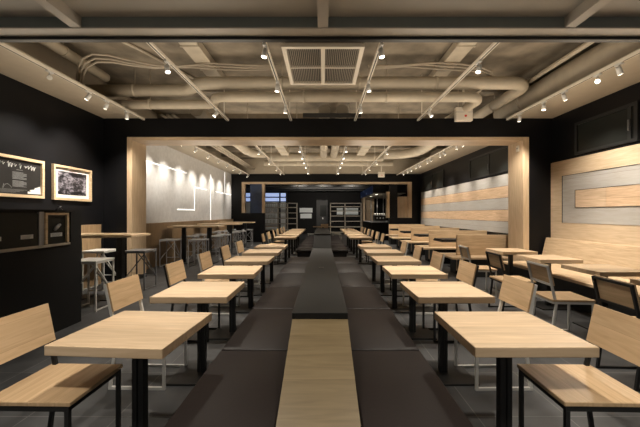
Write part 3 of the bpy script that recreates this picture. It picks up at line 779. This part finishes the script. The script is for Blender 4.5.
for s, sn in ((-1, 'left'), (1, 'right')):
    track('cream lighting track over the %s near tables, inner one' % sn, s*.63, 2.85, 6.4)
    track('cream lighting track over the %s side of the front room, outer one' % sn, s*1.87, 2.85, 6.4)
    track('cream lighting track along the %s wall of the front room' % sn, -3.5 if s < 0 else 3.6, 2.85, 6.35)
    track('cream lighting track over the %s far tables, inner one' % sn, s*.63, 7.6, 15.2)
    track('cream lighting track over the %s side of the rear room, outer one' % sn, s*1.82, 7.6, 15.2)
    track('cream lighting track along the %s wall of the rear room' % sn, s*3.5, 7.3, 15.4)
    for i, y in enumerate((3.52, 4.5, 5.46)):
        head('white spotlight %s on the inner %s track, front room' % (ORD[i], sn), s*.63, y, (s*1.02, y+(-.25, .05, .75)[i], .72), P_TABLE, 66, .9)
    for i, y in enumerate((3.9, 5.68)):
        aim = (s*1.25, y-.4, .6) if i == 0 else ((-3.4, 5.2, .9) if s < 0 else (3.2, 5.2, .7))
        head('white spotlight %s on the outer %s track, front room' % (ORD[i], sn), s*1.87, y, aim, P_OUT*(1 if i == 0 else 1.7), 75, .9)
    ys = (4.16, 4.85, 5.25, 5.8) if s < 0 else (3.6, 3.95, 4.26, 4.85, 5.3, 5.95)
    for i, y in enumerate(ys):
        if s < 0:
            aim = ((0, 0, 1), (XL, 4.75, 1.9), (XL, 5.6, 1.9), (-3.87, 6.5, 1.5))[i]
            p = (0, P_WALL*.6, P_WALL*.65, P_WALL*.5)[i]; lit = i != 0
        else:
            aim = (XR, y+.45, 1.5) if i in (1, 3) else (3.5, y-.1, .7)
            if i == 5: aim = (3.85, 7.2, .8)
            if i == 2: aim = (1.2, 1.6, 1.2)
            p = (P_OUT*.9, P_WALL*.5, P_OUT*.6, P_WALL*.5, P_OUT*1.0, P_WALL*.6)[i]; lit = True
        head('white spotlight %s on the %s wall track, front room' % (ORD[i], sn), -3.5 if s < 0 else 3.6, y, aim, p, 80, 1.0, lit)
    for i, y in enumerate((7.85, 8.9, 10, 10.9, 12, 13.7)):  # first head is added out of sight to brighten the last near tables
        head('white spotlight %s on the inner %s track, rear room' % (ORD[i], sn), s*.63, y, (s*1.0, y-(1.2 if i == 0 else .1), .72), P_TABLE*1.0, 68, .9)
    for i, y in enumerate((9.3, 11.1, 12.8, 14.0)):
        head('white spotlight %s on the outer %s track, rear room' % (ORD[i], sn), s*1.82, y, (s*3.0, y+.3, .9), P_OUT, 80, .9)
    if s < 0:
        ys = (8.1, 8.95, 9.95, 10.9, 11.87, 12.8, 13.8, 15.1)
        for i, y in enumerate(ys):
            head('white spotlight %s on the left wall track, rear room' % ORD[i], -3.5, y, (XL, y+.04, 2.25), P_WALL*.34, 62, 1.0)
    else:
        ys = (8.2, 9.4, 10.6, 11.8, 13.0, 14.2)
        for i, y in enumerate(ys):
            head('white spotlight %s on the right wall track, rear room' % ORD[i], 3.5, y, (XR2, y+.05, 1.95), P_WALL*.5, 62, 1.0)
        for i, y in enumerate((7.6, 8.8, 10.0, 11.2, 12.5, 13.7)):
            head('white spotlight %s among the booth lamps of the right rear track' % ORD[i], 3.5, y-.3, (3.75, y+.55, .75), P_OUT, 75, 1.0)


# ------------------------------------------------------------------ the dark shop beyond the back wall
struct(MB().box(-7, 7, 22.3, 22.4, 0, 3.2).build('wall_far', M['dark_room']))
struct(MB().box(-7, -6.9, YB+.2, 22.3, 0, 3.2).build('wall_far_left', M['dark_room']))
struct(MB().box(6.9, 7, YB+.2, 22.3, 0, 3.2).build('wall_far_right', M['dark_room']))
struct(MB().box(-7, 7, YB+.2, 22.4, 3.0, 3.1).build('ceiling', M['dark_room']))
b = MB()
for y in (17.2, 18.8, 20.4): b.box(-7, 7, y, y+.12, 2.8, 3.0)
struct(b.build('ceiling', M['black_metal']))
f = MB(); f.box(-5.6, -2.45, 22.2, 22.3, 2.16, 2.22); f.box(-5.6, -2.45, 22.2, 22.3, 2.46, 2.54); f.box(-5.6, -2.45, 22.2, 22.3, 2.78, 2.84)
for x in (-5.6, -4.75, -4.05, -2.95, -2.5): f.box(x-.05, x+.05, 22.2, 22.3, .2, 2.84)
o = struct(f.build('window_5', M['black_metal']))
MB().box(-5.55, -2.5, 22.27, 22.29, 2.2, 2.8).build('pane', M['sky_pane'], o)
MB().box(-5.55, -2.5, 22.27, 22.29, .25, 2.18).build('lower_pane', M['warm_pane'], o)
for n_, (x0, x1, z0, z1) in enumerate(((-1.6, -.72, 1.46, 1.76), (-1.55, -.78, 1.06, 1.37), (.95, 1.35, 1.3, 1.75), (1.45, 2.4, 1.3, 1.75))):
    f = MB().box(x0-.04, x1+.04, 22.24, 22.3, z0-.04, z1+.04)
    o = struct(f.build('window_%d' % (6+n_), M['black_metal']))
    MB().box(x0, x1, 22.22, 22.24, z0, z1).build('pane', M['pale_pane'], o)
d = struct(MB().box(-.45, .32, 22.22, 22.3, 0, 2.3).build('door_1', M['black_metal']))
MB().box(-.2, .22, 22.21, 22.22, 1.2, 1.95).build('pane', M['glass'], d)
MB().box(-.05, .02, 22.16, 22.21, 1.0, 1.1).build('door_handle', M['steel'], d)
def shelf_unit(label, x0, x1, y0, y1, zs, ups):
    t = thing('shelf_unit', label, 'shelf')
    for z in zs: MB().box(x0, x1, y0, y1, z, z+.045).build('shelf', M['grey_wood'], t)
    for x in ups: MB().box(x-.025, x+.025, y0, y1, 0, zs[-1]+.045).build('upright', M['grey_wood'], t)
shelf_unit('open grey-brown shelf unit with white uprights right of the far doorway', .46, 2.48, 20.8, 21.2, [.15, .5, .86, 1.2, 1.52, 1.8, 2.02], [.48, 1.42, 2.46])
shelf_unit('open grey-brown shelf unit under the blue lit windows in the far shop', -3.9, -1.66, 20.8, 21.2, [.3, .7, 1.05, 1.4, 1.75, 2.02], [-3.88, -2.9, -2.3, -1.68])
k = 0
jar = None
for z, xs in ((1.795, [-3.7+.13*i for i in range(6)]+[-2.75+.13*i for i in range(3)]), (1.445, [-3.65+.17*i for i in range(4)]), (1.095, [-3.7+.2*i for i in range(4)]), (.745, [-3.6+.22*i for i in range(3)])):
    for x in xs:
        if jar is None:
            jar = thing('storage_jar', 'small pale jar standing on the shelves under the blue lit windows', 'jar', (x, 21.0, z), 0, 'pale jars on the far left shelves')
            MB().tube([(0, 0, 0), (0, 0, .01), (0, 0, .15), (0, 0, .17)], [.04, .045, .045, .03], 10).build('jar_body', M['card'], jar)
            MB().tube([(0, 0, .17), (0, 0, .2)], .032, 10).build('lid', M['grey_wood'], jar)
        else: dup(jar, (x, 21.0, z))
# service counter, menu bulkhead and coffee machine at the far right
t = thing('service_counter', 'black service counter under the hanging menu bulkhead', 'counter')
MB().box(2.5, 4.6, 16.7, 20.4, 0, .9).build('counter_body', M['black_board'], t)
MB().box(2.46, 4.6, 16.66, 20.44, .9, .93).build('worktop', M['dim_metal'], t)
t = thing('menu_bulkhead', 'black hanging bulkhead with a dark blue speckled menu side', 'bulkhead')
MB().box(2.54, 4.2, 16.5, 21.8, 2.42, 2.8).build('casing', M['black_board'], t)
MB().box(2.515, 2.54, 16.5, 21.8, 2.40, 2.8).build('menu_screen', M['screen'], t)
MB().box(2.54, 4.2, 16.5, 21.8, 2.395, 2.42).build('underside', M['soffit'], t)
for a in (2.7, 4.0):
    for y in (16.8, 21.4): MB().box(a-.02, a+.02, y-.02, y+.02, 2.8, 3.0).build('hanger', M['black_metal'], t)
struct(MB().box(2.55, 3.35, 21.3, 21.4, .0, 2.40).build('trim_15', M['portal_wood']))
struct(MB().box(2.56, 2.64, 20.5, 21.3, .0, 2.40).build('trim_16', M['portal_wood']))
t = thing('coffee_machine', 'chrome coffee machine with white cups on the black service counter', 'coffee machine', (3.0, 17.3, .93))
MB().box(-.3, .3, -.25, .25, .06, .34, .02).build('machine_body', M['black_metal'], t)
MB().box(-.32, .32, -.27, .27, .34, .37, .005).build('cup_tray', M['steel'], t)
MB().box(-.3, .3, -.33, .25, .02, .06, .005).build('drip_tray', M['steel'], t)
for x in (-.16, .0, .16): MB().tube([(x, -.27, .25), (x, -.27, .17)], .03, 10).build('group_head', M['steel'], t)
for sx in (-.25, .25):
    for sy in (-.2, .2): MB().tube([(sx, sy, 0), (sx, sy, .06)], .02, 8).build('foot', M['black_metal'], t)
cup = None
for i in range(5):
    x = 3.0-.24+.12*i
    if cup is None:
        cup = thing('coffee_cup', 'white cup standing on top of the chrome coffee machine', 'cup', (x, 17.2, 1.30), 0, 'white cups on the coffee machine')
        MB().tube([(0, 0, 0), (0, 0, .09)], [.03, .042], 12).build('cup_body', M['mat_board'], cup)
    else: dup(cup, (x, 17.2, 1.30))
for i, x in enumerate((2.75, 3.1, 3.45)):
    t = thing('steel_post', '%s slim steel post behind the coffee machine' % ['left', 'middle', 'right'][i], 'post', (x, 18.6, .93))
    MB().tube([(0, 0, .02), (0, 0, 2.395-.93)], .025, 10).build('pole', M['steel'], t)
    MB().tube([(0, 0, 0), (0, 0, .02)], .05, 12).build('base', M['steel'], t)
def downlight(label, x, y, z, p):
    t = thing('downlight', label, 'downlight', (x, y, z), 0, 'downlights of the far shop')
    MB().tube([(0, 0, 0), (0, 0, -.02)], .07, 16).build('ring', M['white_metal'], t)
    MB().tube([(0, 0, -.02), (0, 0, -.024)], .055, 16).build('lens', M['lens'], t)
    L = bpy.data.lights.new('spot', 'SPOT'); L.energy = p; L.color = WARM; L.spot_size = 2.2; L.spot_blend = .8; L.shadow_soft_size = .05
    o = bpy.data.objects.new('downlight_lamp', L); COL.objects.link(o); o.location = (x, y, z-.05)
downlight('round downlight under the menu bulkhead, nearest corner', 2.8, 17.0, 2.395, P_OUT*.5)
downlight('round downlight under the menu bulkhead, farther along', 2.8, 19.0, 2.395, P_OUT*.5)
for i, (x, n_) in enumerate(((-1.25, 'left'), (0.0, 'middle'), (1.5, 'right'))):
    head('white spotlight under the %s of the back wall opening' % n_, x, YB+.3, (x+.2, 20.9, 1.2), P_OUT*.9, 80, .9, True, 2.80+.0)
for i, x in enumerate((-1.25, 0, 1.5)):
    pass
struct(MB().box(-3.7, 4.05, YB+.21, YB+.4, 2.803, 2.84).build('trim_17', M['soffit']))
# furniture in the passage beyond the far island
t = thing('side_table', 'small pale wood table standing beyond the far black divider', 'table', (.0, 16.55, 0))
MB().box(-.5, .5, -.3, .3, .69, .72, .003).build('tabletop', M['table_wood'], t)
MB().box(-.04, .04, -.04, .04, .012, .69).build('pedestal', M['black_metal'], t)
MB().box(-.22, .22, -.2, .2, 0, .012).build('base_plate', M['black_metal'], t)
place_chair('black', .08, 17.1, -PI/2, 'black-framed wooden chair behind the small table beyond the far divider', 'chairs beyond the far island')
t = thing('side_table', 'narrow pale wood table before the far left shelves', 'table', (-2.75, 17.2, 0))
MB().box(-.42, .42, -.3, .3, .69, .72, .003).build('tabletop', M['table_wood'], t)
for sx in (-.38, .38):
    for sy in (-.26, .26): MB().box(sx-.015, sx+.015, sy-.015, sy+.015, 0, .69).build('leg', M['grey_metal'], t)
def low_stool(x, y, label):
    t = thing('low_stool', label, 'stool', (x, y, 0), .1, 'white low stools beyond the far island')
    MB().box(-.2, .2, -.2, .2, .43, .45, .003).build('seat', M['white_metal'], t)
    for sx in (-.18, .18):
        for sy in (-.18, .18): MB().box(sx-.011, sx+.011, sy-.011, sy+.011, 0, .43).build('leg', M['white_metal'], t)
low_stool(-.5, 14.9, 'white low stool left of the end of the far black divider')
low_stool(.62, 14.9, 'white low stool right of the end of the far black divider')

# ------------------------------------------------------------------ light in the near part, world, camera
def area(x, y, z, sx, sy, p, col=WARM, rot=(0, 0, 0)):
    L = bpy.data.lights.new('area', 'AREA'); L.shape = 'RECTANGLE'; L.size = sx; L.size_y = sy; L.energy = p; L.color = col
    o = bpy.data.objects.new('bounce_fill', L); COL.objects.link(o); o.location = (x, y, z); o.rotation_euler = rot
for s in (-1, 1):
    for y, tx in ((1.2, 1.1), (-.3, 1.2)):
        L = bpy.data.lights.new('spot', 'SPOT'); L.energy = P_NEAR*(1.0 if y > 0 else 1.5); L.color = WARM; L.spot_size = 1.5; L.spot_blend = .9; L.shadow_soft_size = .06
        o = bpy.data.objects.new('near_downlight', L); COL.objects.link(o); o.location = (s*.75, y+.6, 2.9)
        o.rotation_euler = (Vector((s*tx, y+.75, .7))-Vector(o.location)).to_track_quat('-Z', 'Y').to_euler()
# added area lights without fixtures, standing in for bounced light onto the slab
for x in (-3.0, -1.25, 1.25, 3.0):
    for y, L_, p in ((4.6, 3.2, .8), (9.2, 3.6, 1.0), (13.2, 3.6, 1.0)):
        area(x, y, 2.3, 1.0, L_, P_UP*p, (1, .86, .68), (PI, 0, 0))
W = bpy.data.worlds.new('dim_room'); SC.world = W; W.use_nodes = True
W.node_tree.nodes['Background'].inputs['Color'].default_value = (1, .93, .84, 1)
W.node_tree.nodes['Background'].inputs['Strength'].default_value = .2
cam = bpy.data.cameras.new('camera'); co = bpy.data.objects.new('camera', cam); COL.objects.link(co)
cam.sensor_width = 36; cam.sensor_fit = 'HORIZONTAL'; cam.lens = 36*325/640
cam.shift_x = -3/640; cam.shift_y = .5/640
cam.clip_start = .05; cam.clip_end = 100
co.location = (0, 0, HC); co.rotation_euler = (PI/2, 0, 0)
SC.camera = co
SC.view_settings.view_transform = 'Standard'
SC.view_settings.look = 'None'
SC.view_settings.exposure = 0.0
SC.cycles.use_denoising = True
SC.cycles.max_bounces = 8
